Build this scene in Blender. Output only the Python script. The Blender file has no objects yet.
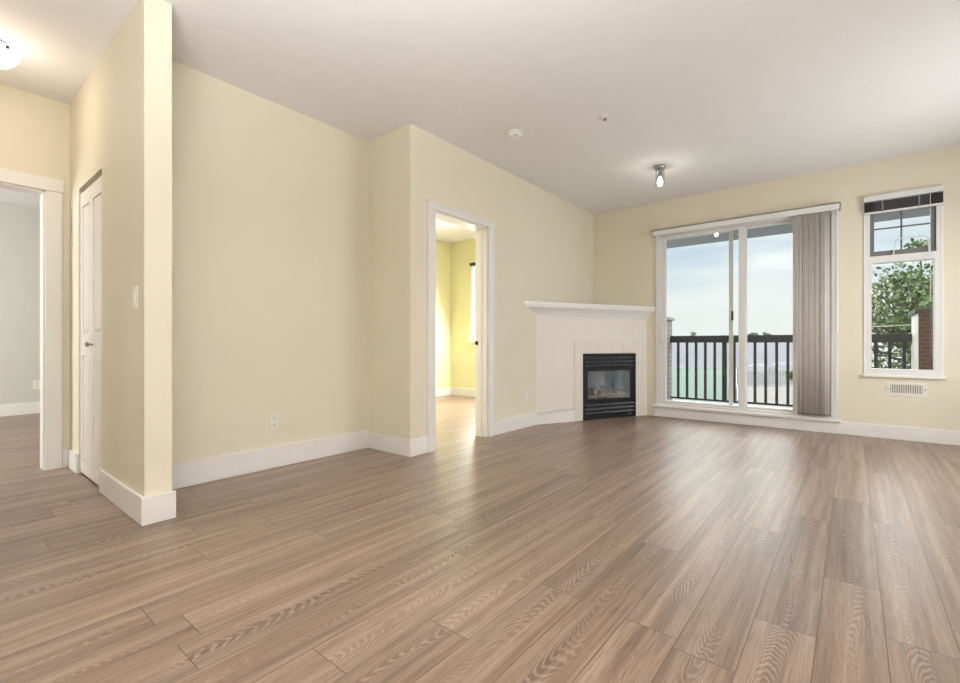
import bpy, math, random
from mathutils import Vector, noise as mnoise

random.seed(7)
SC = bpy.context.scene
COL = SC.collection

# ---------------------------------------------------------------- camera, world, lights, exposure
YAW = math.radians(39.019)
EYE = 0.931
cam_data = bpy.data.cameras.new('camera')
cam_data.sensor_fit = 'HORIZONTAL'
cam_data.sensor_width = 36.0
cam_data.lens = 458.98 / 960 * 36.0
cam_data.shift_y = 1.97 / 960
cam_data.clip_start = 0.02
cam_data.clip_end = 600
cam = bpy.data.objects.new('camera', cam_data)
cam.location = (0, 0, EYE)
cam.rotation_euler = (math.pi / 2, 0, YAW)
COL.objects.link(cam)
SC.camera = cam

SC.view_settings.view_transform = 'Standard'
SC.view_settings.look = 'None'
SC.view_settings.gamma = 1.0
SC.view_settings.use_curve_mapping = False
SC.view_settings.exposure = 0.17

world = bpy.data.worlds.new('overcast_sky')
SC.world = world
world.use_nodes = True
wn = world.node_tree
wn.nodes.clear()


def N(nt, kind, **kw):
    n = nt.nodes.new(kind)
    for k, v in kw.items():
        if k.startswith('i_'):
            n.inputs[k[2:].replace('_', ' ')].default_value = v
        else:
            setattr(n, k, v)
    return n


def ramp(nt, stops, interp='LINEAR'):
    r = nt.nodes.new('ShaderNodeValToRGB')
    r.color_ramp.interpolation = interp
    e = r.color_ramp.elements
    while len(e) < len(stops):
        e.new(0.5)
    for i, (p, c) in enumerate(stops):
        e[i].position = p
        e[i].color = (*c, 1) if len(c) == 3 else c
    return r


tc = N(wn, 'ShaderNodeTexCoord')
sep = N(wn, 'ShaderNodeSeparateXYZ')
wn.links.new(tc.outputs['Generated'], sep.inputs[0])
grad = ramp(wn, [(0.0, (0.80, 0.82, 0.80)), (0.08, (0.83, 0.85, 0.84)), (0.12, (0.66, 0.75, 0.80)), (0.20, (0.52, 0.65, 0.76)),
                 (0.26, (0.90, 0.88, 0.85)), (0.45, (1.0, 0.95, 0.89)), (1.0, (1.0, 0.96, 0.91))])
wn.links.new(sep.outputs['Z'], grad.inputs[0])
mp = N(wn, 'ShaderNodeMapping')
mp.inputs['Scale'].default_value = (2.2, 2.2, 9.0)
mp.inputs['Location'].default_value = (1.7, 0.3, 0.6)
wn.links.new(tc.outputs['Generated'], mp.inputs[0])
cn = N(wn, 'ShaderNodeTexNoise', i_Scale=1.6, i_Detail=5.0, i_Roughness=0.5)
wn.links.new(mp.outputs[0], cn.inputs['Vector'])
cr = ramp(wn, [(0.40, (0, 0, 0)), (0.60, (1, 1, 1))])
wn.links.new(cn.outputs['Fac'], cr.inputs[0])
mx = N(wn, 'ShaderNodeMixRGB')
mx.inputs[2].default_value = (0.84, 0.87, 0.86, 1)
wn.links.new(cr.outputs[0], mx.inputs[0])
wn.links.new(grad.outputs[0], mx.inputs[1])
bg = N(wn, 'ShaderNodeBackground')
# an overcast sky is several times brighter high up than near the horizon
lum = ramp(wn, [(0.0, (0.156, 0.156, 0.156)), (0.20, (0.156, 0.156, 0.156)), (0.28, (0.75, 0.75, 0.75)), (0.42, (1, 1, 1)), (1.0, (0.9, 0.9, 0.9))])
wn.links.new(sep.outputs['Z'], lum.inputs[0])
lm = N(wn, 'ShaderNodeMath', operation='MULTIPLY')
lm.inputs[1].default_value = 6.4  # 1.0 at the horizon
wn.links.new(lum.outputs[0], lm.inputs[0])
wn.links.new(lm.outputs[0], bg.inputs['Strength'])
wn.links.new(mx.outputs[0], bg.inputs['Color'])
wo = N(wn, 'ShaderNodeOutputWorld')
wn.links.new(bg.outputs[0], wo.inputs[0])


def area_light(name, loc, rot, sx, sy, power, color):
    d = bpy.data.lights.new(name, 'AREA')
    d.shape = 'RECTANGLE'
    d.size, d.size_y = sx, sy
    d.energy = power
    d.color = color
    o = bpy.data.objects.new(name, d)
    o.location = loc
    o.rotation_euler = rot
    COL.objects.link(o)
    return o


HP = math.pi / 2
# two added fill lights on the right-hand wall (outside the picture)
area_light('right_rear_fill', (1.34, -0.75, 1.50), (0, HP, 0), 1.7, 2.2, 24, (1.0, 0.97, 0.93))
area_light('right_front_fill', (1.34, 4.40, 1.25), (0, HP, 0), 1.5, 1.7, 40, (0.93, 0.965, 1.0))
# added warm fill under the ceiling behind the camera
area_light('rear_ceiling_fill', (0.45, -1.45, 2.72), (0, 0, 0), 1.4, 0.9, 16, (1.0, 0.92, 0.80))
# added upward fill behind the camera, acting like a bounced flash
fl = area_light('ceiling_bounce_fill', (-0.2, -0.45, 1.35), (math.radians(163), 0, YAW), 1.3, 1.3, 108, (0.965, 0.975, 1.0))
fl.data.spread = math.radians(125)
# bedroom daylight, from the bedroom window
area_light('bedroom_window_daylight', (-4.25, 6.06, 1.35), (-HP + .45, 0, 0), 1.3, 1.0, 125, (1.0, 1.0, 0.98))
# daylight in the room beyond the hall
area_light('hall_room_window_daylight', (-6.6, -2.5, 1.5), (HP, 0, 0), 1.8, 1.3, 120, (0.95, 0.98, 1.0))


# ---------------------------------------------------------------- materials
def principled(name, color, rough=0.5, metal=0.0, spec=0.5, mottling=0.03, scale=8.0, bump=0.0, bump_scale=200.0, emit=None, emit_s=0.0):
    m = bpy.data.materials.new(name)
    m.use_nodes = True
    nt = m.node_tree
    b = nt.nodes['Principled BSDF']
    b.inputs['Roughness'].default_value = rough
    b.inputs['Metallic'].default_value = metal
    b.inputs['Specular IOR Level'].default_value = spec
    t = N(nt, 'ShaderNodeTexCoord')
    n = N(nt, 'ShaderNodeTexNoise', i_Scale=scale, i_Detail=3.0)
    nt.links.new(t.outputs['Object'], n.inputs['Vector'])
    lo = tuple(max(0, c * (1 - mottling)) for c in color)
    hi = tuple(min(1, c * (1 + mottling)) for c in color)
    r = ramp(nt, [(0.3, lo), (0.7, hi)])
    nt.links.new(n.outputs['Fac'], r.inputs[0])
    nt.links.new(r.outputs[0], b.inputs['Base Color'])
    if bump:
        n2 = N(nt, 'ShaderNodeTexNoise', i_Scale=bump_scale, i_Detail=2.0)
        nt.links.new(t.outputs['Object'], n2.inputs['Vector'])
        bp = N(nt, 'ShaderNodeBump', i_Strength=bump, i_Distance=0.002)
        nt.links.new(n2.outputs['Fac'], bp.inputs['Height'])
        nt.links.new(bp.outputs[0], b.inputs['Normal'])
    if emit:
        b.inputs['Emission Color'].default_value = (*emit, 1)
        b.inputs['Emission Strength'].default_value = emit_s
    return m


def glass_mat(name, tint=(0.97, 0.99, 0.985), refl=0.06):
    m = bpy.data.materials.new(name)
    m.use_nodes = True
    nt = m.node_tree
    nt.nodes.clear()
    tr = N(nt, 'ShaderNodeBsdfTransparent')
    tr.inputs[0].default_value = (*tint, 1)
    gl = N(nt, 'ShaderNodeBsdfGlossy')
    gl.inputs['Roughness'].default_value = 0.02
    lw = N(nt, 'ShaderNodeLayerWeight', i_Blend=0.12)
    mt = N(nt, 'ShaderNodeMath', operation='MULTIPLY_ADD')
    mt.inputs[1].default_value = 0.5
    mt.inputs[2].default_value = refl * 0.4
    nt.links.new(lw.outputs['Fresnel'], mt.inputs[0])
    mix = N(nt, 'ShaderNodeMixShader')
    nt.links.new(mt.outputs[0], mix.inputs[0])
    nt.links.new(tr.outputs[0], mix.inputs[1])
    nt.links.new(gl.outputs[0], mix.inputs[2])
    out = N(nt, 'ShaderNodeOutputMaterial')
    nt.links.new(mix.outputs[0], out.inputs[0])
    return m


def brick_mat(name, c1, c2, mortar, scale=1.0, bw=0.2, rh=0.07, ms=0.012):
    m = bpy.data.materials.new(name)
    m.use_nodes = True
    nt = m.node_tree
    b = nt.nodes['Principled BSDF']
    b.inputs['Roughness'].default_value = 0.85
    t = N(nt, 'ShaderNodeTexCoord')
    s = N(nt, 'ShaderNodeSeparateXYZ')
    nt.links.new(t.outputs['Object'], s.inputs[0])
    add = N(nt, 'ShaderNodeMath', operation='ADD')
    nt.links.new(s.outputs['X'], add.inputs[0])
    nt.links.new(s.outputs['Y'], add.inputs[1])
    cmb = N(nt, 'ShaderNodeCombineXYZ')
    nt.links.new(add.outputs[0], cmb.inputs['X'])
    nt.links.new(s.outputs['Z'], cmb.inputs['Y'])
    br = N(nt, 'ShaderNodeTexBrick')
    br.inputs['Color1'].default_value = (*c1, 1)
    br.inputs['Color2'].default_value = (*c2, 1)
    br.inputs['Mortar'].default_value = (*mortar, 1)
    br.inputs['Scale'].default_value = scale
    br.inputs['Mortar Size'].default_value = ms
    br.inputs['Brick Width'].default_value = bw
    br.inputs['Row Height'].default_value = rh
    nt.links.new(cmb.outputs[0], br.inputs['Vector'])
    nt.links.new(br.outputs['Color'], b.inputs['Base Color'])
    return m


def floor_mat():
    m = bpy.data.materials.new('oak_laminate_planks')
    m.use_nodes = True
    nt = m.node_tree
    L = nt.links.new
    b = nt.nodes['Principled BSDF']
    uv = N(nt, 'ShaderNodeUVMap', uv_map='plank')
    at = N(nt, 'ShaderNodeAttribute', attribute_name='plank_seed')
    s = N(nt, 'ShaderNodeSeparateXYZ')
    L(uv.outputs[0], s.inputs[0])

    def math_(op, a, bb=None, c=None):
        n = N(nt, 'ShaderNodeMath', operation=op)
        for i, v in enumerate((a, bb, c)):
            if v is None:
                continue
            if isinstance(v, (int, float)):
                n.inputs[i].default_value = v
            else:
                L(v, n.inputs[i])
        return n.outputs[0]

    seed = at.outputs['Fac']
    u, v = s.outputs['X'], s.outputs['Y']

    def coords(su, sv, sz):
        c = N(nt, 'ShaderNodeCombineXYZ')
        L(math_('MULTIPLY', u, su), c.inputs['X'])
        L(math_('MULTIPLY', v, sv), c.inputs['Y'])
        L(math_('MULTIPLY', seed, sz), c.inputs['Z'])
        return c.outputs[0]

    # broad tone bands running along each plank
    n1 = N(nt, 'ShaderNodeTexNoise', i_Scale=1.0, i_Detail=4.0, i_Roughness=0.6)
    L(coords(24.0, 0.75, 91.0), n1.inputs['Vector'])
    # growth-ring contours (cathedral grain), fine limed lines
    n2 = N(nt, 'ShaderNodeTexNoise', i_Scale=1.0, i_Detail=2.5, i_Roughness=0.5)
    L(coords(14.0, 2.2, 57.0), n2.inputs['Vector'])
    n5 = N(nt, 'ShaderNodeTexNoise', i_Scale=1.0, i_Detail=1.0)
    L(coords(0.0, 1.6, 77.0), n5.inputs['Vector'])
    ctr = math_('MULTIPLY_ADD', math_('SUBTRACT', n5.outputs['Fac'], 0.5), 0.16, PLANK_W / 2)
    dc = math_('SUBTRACT', u, ctr)
    arch = math_('MULTIPLY', math_('MULTIPLY', dc, dc), 2100.0)
    flip = math_('SIGN', math_('SUBTRACT', seed, 0.5))
    run = math_('MULTIPLY', math_('MULTIPLY', v, flip), 26.0)
    phase = math_('ADD', math_('ADD', arch, run), math_('MULTIPLY', n2.outputs['Fac'], 9.0))
    rings = math_('SINE', math_('MULTIPLY', phase, 6.2832))
    rr = ramp(nt, [(0.0, (0, 0, 0)), (0.55, (0.1, 0.1, 0.1)), (0.92, (1, 1, 1))])
    L(math_('MULTIPLY_ADD', rings, 0.5, 0.5), rr.inputs[0])
    # fine pores
    n3 = N(nt, 'ShaderNodeTexNoise', i_Scale=1.0, i_Detail=5.0, i_Roughness=0.7)
    L(coords(210.0, 7.0, 33.0), n3.inputs['Vector'])
    # patches where the limed grain is strong
    n4 = N(nt, 'ShaderNodeTexNoise', i_Scale=1.0, i_Detail=2.0)
    L(coords(10.0, 1.1, 20.0), n4.inputs['Vector'])
    patch = ramp(nt, [(0.44, (0.10, 0.10, 0.10)), (0.64, (1, 1, 1))])
    L(n4.outputs['Fac'], patch.inputs[0])

    dk = math_('MULTIPLY', patch.outputs[0], -0.10)
    tone = math_('ADD', math_('ADD', n1.outputs['Fac'], dk), math_('MULTIPLY_ADD', seed, 0.12, -0.02))
    base = ramp(nt, [(0.27, FLOOR_DARK), (0.50, FLOOR_MID), (0.75, FLOOR_LIGHT)])
    L(tone, base.inputs[0])
    lime = N(nt, 'ShaderNodeMixRGB')
    lime.inputs[2].default_value = (*FLOOR_LIME, 1)
    f = math_('MULTIPLY', rr.outputs[0], math_('MULTIPLY', patch.outputs[0], 0.38))
    L(f, lime.inputs[0])
    L(base.outputs[0], lime.inputs[1])
    por = N(nt, 'ShaderNodeMixRGB', blend_type='MULTIPLY')
    pr = ramp(nt, [(0.32, (0.62, 0.60, 0.58)), (0.50, (1.0, 1.0, 1.0)), (0.70, (1.2, 1.2, 1.2))])
    L(n3.outputs['Fac'], pr.inputs[0])
    por.inputs[0].default_value = 0.9
    L(lime.outputs[0], por.inputs[1])
    L(pr.outputs[0], por.inputs[2])
    # seams between the boards
    us = N(nt, 'ShaderNodeUVMap', uv_map='edge')
    se = N(nt, 'ShaderNodeSeparateXYZ')
    L(us.outputs[0], se.inputs[0])
    du = math_('SUBTRACT', PLANK_W / 2, math_('ABSOLUTE', se.outputs['X']))
    dv = math_('SUBTRACT', PLANK_L / 2, math_('ABSOLUTE', se.outputs['Y']))
    edge = math_('MINIMUM', du, dv)
    mr = N(nt, 'ShaderNodeMapRange')
    mr.inputs['From Min'].default_value = 0.0008
    mr.inputs['From Max'].default_value = 0.0019
    L(edge, mr.inputs['Value'])
    seam = N(nt, 'ShaderNodeMixRGB')
    seam.inputs[1].default_value = (0.085, 0.055, 0.04, 1)
    L(mr.outputs[0], seam.inputs[0])
    L(por.outputs[0], seam.inputs[2])
    L(seam.outputs[0], b.inputs['Base Color'])
    # gloss
    rg = math_('MULTIPLY_ADD', n3.outputs['Fac'], 0.14, 0.27)
    L(rg, b.inputs['Roughness'])
    b.inputs['Specular IOR Level'].default_value = 0.65
    bp = N(nt, 'ShaderNodeBump', i_Strength=0.12, i_Distance=0.0015)
    hh = math_('ADD', math_('MULTIPLY', rr.outputs[0], 0.3), math_('MULTIPLY', mr.outputs[0], 1.0))
    L(hh, bp.inputs['Height'])
    L(bp.outputs[0], b.inputs['Normal'])
    return m


PLANK_W, PLANK_L = 0.170, 1.215
FLOOR_DARK = (0.122, 0.076, 0.052)
FLOOR_MID = (0.250, 0.166, 0.116)
FLOOR_LIGHT = (0.375, 0.268, 0.198)
FLOOR_LIME = (0.60, 0.485, 0.40)

CREAM = (0.775, 0.722, 0.580)
M = {}
M['wall'] = principled('cream_wall_paint', CREAM, 0.62, spec=0.25, mottling=0.012, scale=1.5, bump=0.08, bump_scale=260)
M['yellow'] = principled('yellow_wall_paint', (0.80, 0.77, 0.48), 0.65, spec=0.2, mottling=0.012, bump=0.08)
M['grey'] = principled('pale_grey_wall_paint', (0.62, 0.61, 0.56), 0.65, spec=0.2, mottling=0.012, bump=0.08)
M['ceiling'] = principled('matte_white_ceiling_paint', (0.83, 0.82, 0.81), 0.85, spec=0.1, mottling=0.012, bump=0.15, bump_scale=120)
M['trim'] = principled('white_trim_paint', (0.83, 0.815, 0.78), 0.35, mottling=0.01)
M['door'] = principled('white_door_paint', (0.80, 0.76, 0.69), 0.4, mottling=0.01)
M['surround'] = principled('pale_fireplace_plaster', (0.80, 0.75, 0.68), 0.55, mottling=0.015)
M['vinyl'] = principled('white_vinyl_frame', (0.76, 0.755, 0.745), 0.35, mottling=0.01)
M['glass'] = glass_mat('clear_window_glass')
M['plastic'] = principled('ivory_plastic', (0.82, 0.79, 0.72), 0.35, mottling=0.01)
M['slot'] = principled('dark_slot', (0.05, 0.045, 0.04), 0.6)
M['black'] = principled('black_painted_metal', (0.012, 0.012, 0.015), 0.42, spec=0.3, mottling=0.05)
M['blackgloss'] = principled('black_satin_louver', (0.045, 0.047, 0.058), 0.3, mottling=0.05)
M['firebrick'] = principled('grey_refractory_panel', (0.33, 0.37, 0.41), 0.5, mottling=0.3, scale=5)
M['log'] = principled('charred_ceramic_log', (0.36, 0.30, 0.24), 0.9, mottling=0.6, scale=22, bump=0.8, bump_scale=60)
M['ember'] = principled('ember_gravel', (0.20, 0.18, 0.16), 0.95, mottling=0.7, scale=60)
M['fireglass'] = glass_mat('fireplace_glass', (0.92, 0.95, 0.97), 0.30)
M['nickel'] = principled('brushed_nickel', (0.42, 0.39, 0.35), 0.3, metal=1.0)
M['darkmetal'] = principled('dark_bronze_metal', (0.05, 0.045, 0.04), 0.4, metal=0.6)
M['chrome'] = principled('chrome', (0.7, 0.7, 0.7), 0.15, metal=1.0)
M['bulb'] = principled('lit_bulb_glass', (1, 0.97, 0.9), 0.3, emit=(1.0, 0.95, 0.85), emit_s=5.0)
M['lampglass'] = principled('lit_frosted_lamp_glass', (1, 0.97, 0.92), 0.4, emit=(1.0, 0.95, 0.87), emit_s=2.2)
M['vane'] = principled('taupe_vertical_blind_vinyl', (0.80, 0.75, 0.71), 0.5, mottling=0.03)
_nt = M['vane'].node_tree
_tl = N(_nt, 'ShaderNodeBsdfTranslucent')
_tl.inputs[0].default_value = (0.84, 0.79, 0.74, 1)
_mx = N(_nt, 'ShaderNodeMixShader')
_mx.inputs[0].default_value = 0.35
_nt.links.new(_nt.nodes['Principled BSDF'].outputs[0], _mx.inputs[1])
_nt.links.new(_tl.outputs[0], _mx.inputs[2])
_nt.links.new(_mx.outputs[0], _nt.nodes['Material Output'].inputs[0])
M['slat'] = principled('backlit_dark_blind_slat', (0.085, 0.083, 0.08), 0.45)  # darkness of the backlit slats put into their base colour
M['sash'] = principled('grey_sash_frame', (0.17, 0.17, 0.165), 0.5)
M['wood'] = principled('dark_stained_rail', (0.016, 0.019, 0.028), 0.5, mottling=0.2, scale=20)
M['brick'] = brick_mat('red_brown_brick', (0.105, 0.046, 0.040), (0.080, 0.037, 0.034), (0.110, 0.082, 0.076), scale=1.6)
M['greybrick'] = brick_mat('pale_grey_brick', (0.248, 0.223, 0.223), (0.205, 0.186, 0.186), (0.298, 0.285, 0.279))
M['cap'] = principled('weathered_metal_cap', (0.260, 0.267, 0.267), 0.5)
M['darkcap'] = principled('dark_flashing', (0.05, 0.05, 0.055), 0.5)
M['soffit'] = principled('grey_soffit_boards', (0.211, 0.229, 0.248), 0.6, mottling=0.08, scale=5)
M['deck'] = principled('pale_deck_membrane', (0.322, 0.335, 0.329), 0.5)
M['stucco'] = principled('exterior_stucco', (0.341, 0.329, 0.298), 0.9)
M['teal'] = principled('teal_roof_membrane', (0.029, 0.062, 0.051), 0.8, mottling=0.05, scale=0.2)
M['paleroof'] = principled('pale_gravel_roof', (0.100, 0.095, 0.091), 0.95, mottling=0.05, scale=0.3)
M['greyroof'] = principled('grey_asphalt_roof', (0.044, 0.044, 0.050), 0.95, mottling=0.25, scale=0.25)
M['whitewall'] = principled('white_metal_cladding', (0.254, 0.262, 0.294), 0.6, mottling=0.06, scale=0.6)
M['asphalt'] = principled('street_asphalt', (0.136, 0.136, 0.143), 0.95, mottling=0.1, scale=0.1)
M['leaf'] = principled('green_leaves', (0.053, 0.093, 0.028), 0.6, mottling=0.6, scale=0.9)
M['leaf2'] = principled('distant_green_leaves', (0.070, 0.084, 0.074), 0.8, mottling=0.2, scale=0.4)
M['leaf3'] = principled('bright_green_leaves', (0.074, 0.124, 0.031), 0.7, mottling=0.4, scale=1.0)
M['bark'] = principled('grey_brown_bark', (0.062, 0.046, 0.034), 0.9, mottling=0.3)
M['cable'] = principled('white_cable_jacket', (0.75, 0.76, 0.74), 0.5)
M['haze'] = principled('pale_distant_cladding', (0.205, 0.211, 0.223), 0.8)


# ---------------------------------------------------------------- mesh helpers
class MB:
    def __init__(self, xf=None):
        self.v, self.f = [], []
        self.xf = xf

    def add(self, verts, faces):
        n = len(self.v)
        for p in verts:
            p = Vector(p)
            self.v.append(self.xf(p) if self.xf else p)
        self.f += [tuple(i + n for i in f) for f in faces]
        return self

    def box(self, x0, x1, y0, y1, z0, z1):
        vs = [(x, y, z) for z in (z0, z1) for y in (y0, y1) for x in (x0, x1)]
        return self.add(vs, [(0, 2, 3, 1), (4, 5, 7, 6), (0, 1, 5, 4), (2, 6, 7, 3), (0, 4, 6, 2), (1, 3, 7, 5)])

    def tube(self, pts, r, n=10, cap=True):
        pts = [Vector(p) for p in pts]
        rs = r if isinstance(r, (list, tuple)) else [r] * len(pts)
        vs, fs = [], []
        up = None
        for i, p in enumerate(pts):
            d = (pts[min(i + 1, len(pts) - 1)] - pts[max(i - 1, 0)]).normalized()
            if up is None or abs(up.dot(d)) > 0.95:
                up = Vector((0, 0, 1)) if abs(d.z) < 0.9 else Vector((1, 0, 0))
            a = d.cross(up).normalized()
            b = d.cross(a).normalized()
            up = -b
            for k in range(n):
                t = 2 * math.pi * k / n
                vs.append(p + (a * math.cos(t) + b * math.sin(t)) * rs[i])
        for i in range(len(pts) - 1):
            for k in range(n):
                k2 = (k + 1) % n
                fs.append((i * n + k, i * n + k2, (i + 1) * n + k2, (i + 1) * n + k))
        if cap:
            fs.append(tuple(range(n)))
            fs.append(tuple((len(pts) - 1) * n + k for k in reversed(range(n))))
        return self.add(vs, fs)

    def lathe(self, prof, c, n=28, axis='Z'):
        """prof: list of (radius, height)"""
        vs, fs = [], []
        for (r, hh) in prof:
            for k in range(n):
                t = 2 * math.pi * k / n
                a, b = r * math.cos(t), r * math.sin(t)
                if axis == 'Z':
                    q = (c[0] + a, c[1] + b, c[2] + hh)
                elif axis == 'X':
                    q = (c[0] + hh, c[1] + a, c[2] + b)
                else:
                    q = (c[0] + a, c[1] + hh, c[2] + b)
                vs.append(q)
        for i in range(len(prof) - 1):
            for k in range(n):
                k2 = (k + 1) % n
                fs.append((i * n + k, i * n + k2, (i + 1) * n + k2, (i + 1) * n + k))
        fs.append(tuple(range(n)))
        fs.append(tuple((len(prof) - 1) * n + k for k in reversed(range(n))))
        return self.add(vs, fs)

    def prism(self, poly, z0, z1):
        n = len(poly)
        vs = [(x, y, z0) for x, y in poly] + [(x, y, z1) for x, y in poly]
        fs = [tuple(reversed(range(n))), tuple(range(n, 2 * n))]
        fs += [(i, (i + 1) % n, n + (i + 1) % n, n + i) for i in range(n)]
        return self.add(vs, fs)

    def grid(self, u0, u1, v0, v1, w0, w1, holes, frame):
        """solid slab with rectangular holes; frame(u, v, w) -> xyz"""
        us = sorted({u0, u1, *[x for h in holes for x in h[:2] if u0 < x < u1]})
        vs_ = sorted({v0, v1, *[x for h in holes for x in h[2:] if v0 < x < v1]})

        def solid(i, j):
            if not (0 <= i < len(us) - 1 and 0 <= j < len(vs_) - 1):
                return False
            cu, cv = (us[i] + us[i + 1]) / 2, (vs_[j] + vs_[j + 1]) / 2
            return not any(h[0] < cu < h[1] and h[2] < cv < h[3] for h in holes)
        for i in range(len(us) - 1):
            for j in range(len(vs_) - 1):
                if not solid(i, j):
                    continue
                a, b, c, d = us[i], us[i + 1], vs_[j], vs_[j + 1]
                for w in (w0, w1):
                    self.add([frame(a, c, w), frame(b, c, w), frame(b, d, w), frame(a, d, w)], [(0, 1, 2, 3)])
                for (ii, jj, p, q) in ((i - 1, j, (a, c), (a, d)), (i + 1, j, (b, c), (b, d)),
                                       (i, j - 1, (a, c), (b, c)), (i, j + 1, (a, d), (b, d))):
                    if not solid(ii, jj):
                        self.add([frame(*p, w0), frame(*q, w0), frame(*q, w1), frame(*p, w1)], [(0, 1, 2, 3)])
        return self

    def build(self, name, mat, parent=None, smooth=False, bevel=0.0, weld=False, origin=None):
        if parent is not None:
            org = Vector(parent['_o'])
            absorg = org
            loc = Vector((0, 0, 0))
        else:
            if origin is None:
                xs, ys, zs = zip(*self.v)
                origin = ((min(xs) + max(xs)) / 2, (min(ys) + max(ys)) / 2, min(zs))
            absorg = Vector(origin)
            loc = absorg
        me = bpy.data.meshes.new(name)
        me.from_pydata([tuple(p - absorg) for p in self.v], [], self.f)
        import bmesh
        bm = bmesh.new()
        bm.from_mesh(me)
        if weld:
            bmesh.ops.remove_doubles(bm, verts=bm.verts, dist=1e-5)
        bmesh.ops.recalc_face_normals(bm, faces=bm.faces)
        bm.to_mesh(me)
        bm.free()
        me.materials.append(M[mat] if isinstance(mat, str) else mat)
        if smooth:
            for p in me.polygons:
                p.use_smooth = True
            try:
                me.set_sharp_from_angle(angle=math.radians(40))
            except Exception:
                pass
        o = bpy.data.objects.new(name, me)
        o.location = loc
        COL.objects.link(o)
        if parent is not None:
            o.parent = parent
        o['_o'] = tuple(absorg)
        if bevel:
            md = o.modifiers.new('bevel', 'BEVEL')
            md.width = bevel
            md.segments = 2
            md.limit_method = 'ANGLE'
        return o


def tag(o, label, cat, group=None):
    o['label'] = label
    o['category'] = cat
    if group:
        o['group'] = group
    return o


def struct(o, label=None):
    o['kind'] = 'structure'
    if label:
        o['label'] = label
    return o


def thing(name, label, cat, loc, group=None):
    o = bpy.data.objects.new(name, None)
    o.empty_display_size = 0.05
    o.location = loc
    o['_o'] = tuple(loc)
    COL.objects.link(o)
    return tag(o, label, cat, group)


def copy_tree(o, parent=None):
    c = o.copy()
    COL.objects.link(c)
    if parent is not None:
        c.parent = parent
    for ch in [x for x in COL.objects if x.parent == o]:
        copy_tree(ch, c)
    return c


FX = lambda u, v, w: (w, u, v)      # slab in a plane of constant x: u = y, v = z
FY = lambda u, v, w: (u, w, v)      # slab in a plane of constant y: u = x, v = z

# ---------------------------------------------------------------- layout numbers (metres)
XD, YW, XR, YC, XE, XF = -2.82, 6.01, -3.371, 0.745, -4.606, -8.425
H = 2.74
YC2 = 0.868
SL = (-1.952, -0.112, 0.125, 2.335)         # sliding door opening x0 x1 z0 z1
WN = (0.096, 0.655, 0.62, 2.405)            # window opening
BD = (2.845, 3.590, 0.0, 2.085)             # bedroom doorway (y, z)
BF = (-4.305, -3.662, 0.0, 2.035)           # closet bifold opening (x, z)
HD = (-0.26, 0.612, 0.0, 2.055)             # hall doorway (y, z)
XRIGHT, YS = 1.38, -2.6
YB, XB = 6.13, -5.65                        # bedroom window wall, bedroom far wall

# ---------------------------------------------------------------- floor (boards run towards the window)
known = {}


def row_of(x):
    return math.floor((x - 0.083) / PLANK_W)


for x, y in ((-0.70, 2.150), (-0.52, 1.516), (-0.17, 1.800), (0.0, 2.288), (0.17, 1.937),
             (-2.13, 2.015), (-1.60, 1.727), (-2.33, 2.39)):
    known[row_of(x)] = y
fv, ff, fuv, fed, fseed = [], [], [], [], []
rng = random.Random(11)
x_lo, x_hi, y_lo, y_hi = XF - 0.1, XRIGHT + 0.05, YS - 0.05, YB + 0.02
for row in range(row_of(x_lo), row_of(x_hi) + 1):
    xa, xb = 0.083 + row * PLANK_W, 0.083 + (row + 1) * PLANK_W
    off = known.get(row, rng.uniform(0, PLANK_L))
    off = off % PLANK_L
    k = math.floor((y_lo - off) / PLANK_L)
    while off + k * PLANK_L < y_hi:
        ya, yb = off + k * PLANK_L, off + (k + 1) * PLANK_L
        k += 1
        a, b_, c, d = max(xa, x_lo), min(xb, x_hi), max(ya, y_lo), min(yb, y_hi)
        if b_ - a < 1e-4 or d - c < 1e-4:
            continue
        n = len(fv)
        pts = [(a, c), (b_, c), (b_, d), (a, d)]
        fv += [(p[0], p[1], 0.0) for p in pts]
        ff.append((n, n + 1, n + 2, n + 3))
        fuv += [(p[0] - xa, p[1] - ya) for p in pts]
        fed += [(p[0] - (xa + xb) / 2, p[1] - (ya + yb) / 2) for p in pts]
        fseed.append(rng.random())
fm = bpy.data.meshes.new('floor')
fm.from_pydata(fv, [], ff)
l1 = fm.uv_layers.new(name='plank')
l2 = fm.uv_layers.new(name='edge')
for i in range(len(fuv)):
    l1.data[i].uv = fuv[i]
    l2.data[i].uv = fed[i]
att = fm.attributes.new('plank_seed', 'FLOAT', 'FACE')
for i, s_ in enumerate(fseed):
    att.data[i].value = s_
fm.materials.append(floor_mat())
fo = bpy.data.objects.new('floor', fm)
COL.objects.link(fo)
struct(fo)
slab = MB().box(x_lo - .1, x_hi + .1, y_lo - .1, y_hi, -0.25, -0.004).build('floor_slab', 'asphalt')
struct(slab)

# ---------------------------------------------------------------- ceiling
struct(MB().box(x_lo - .1, x_hi + .1, y_lo - .1, YB + .16, H, H + 0.2).build('ceiling', 'ceiling'))

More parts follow.
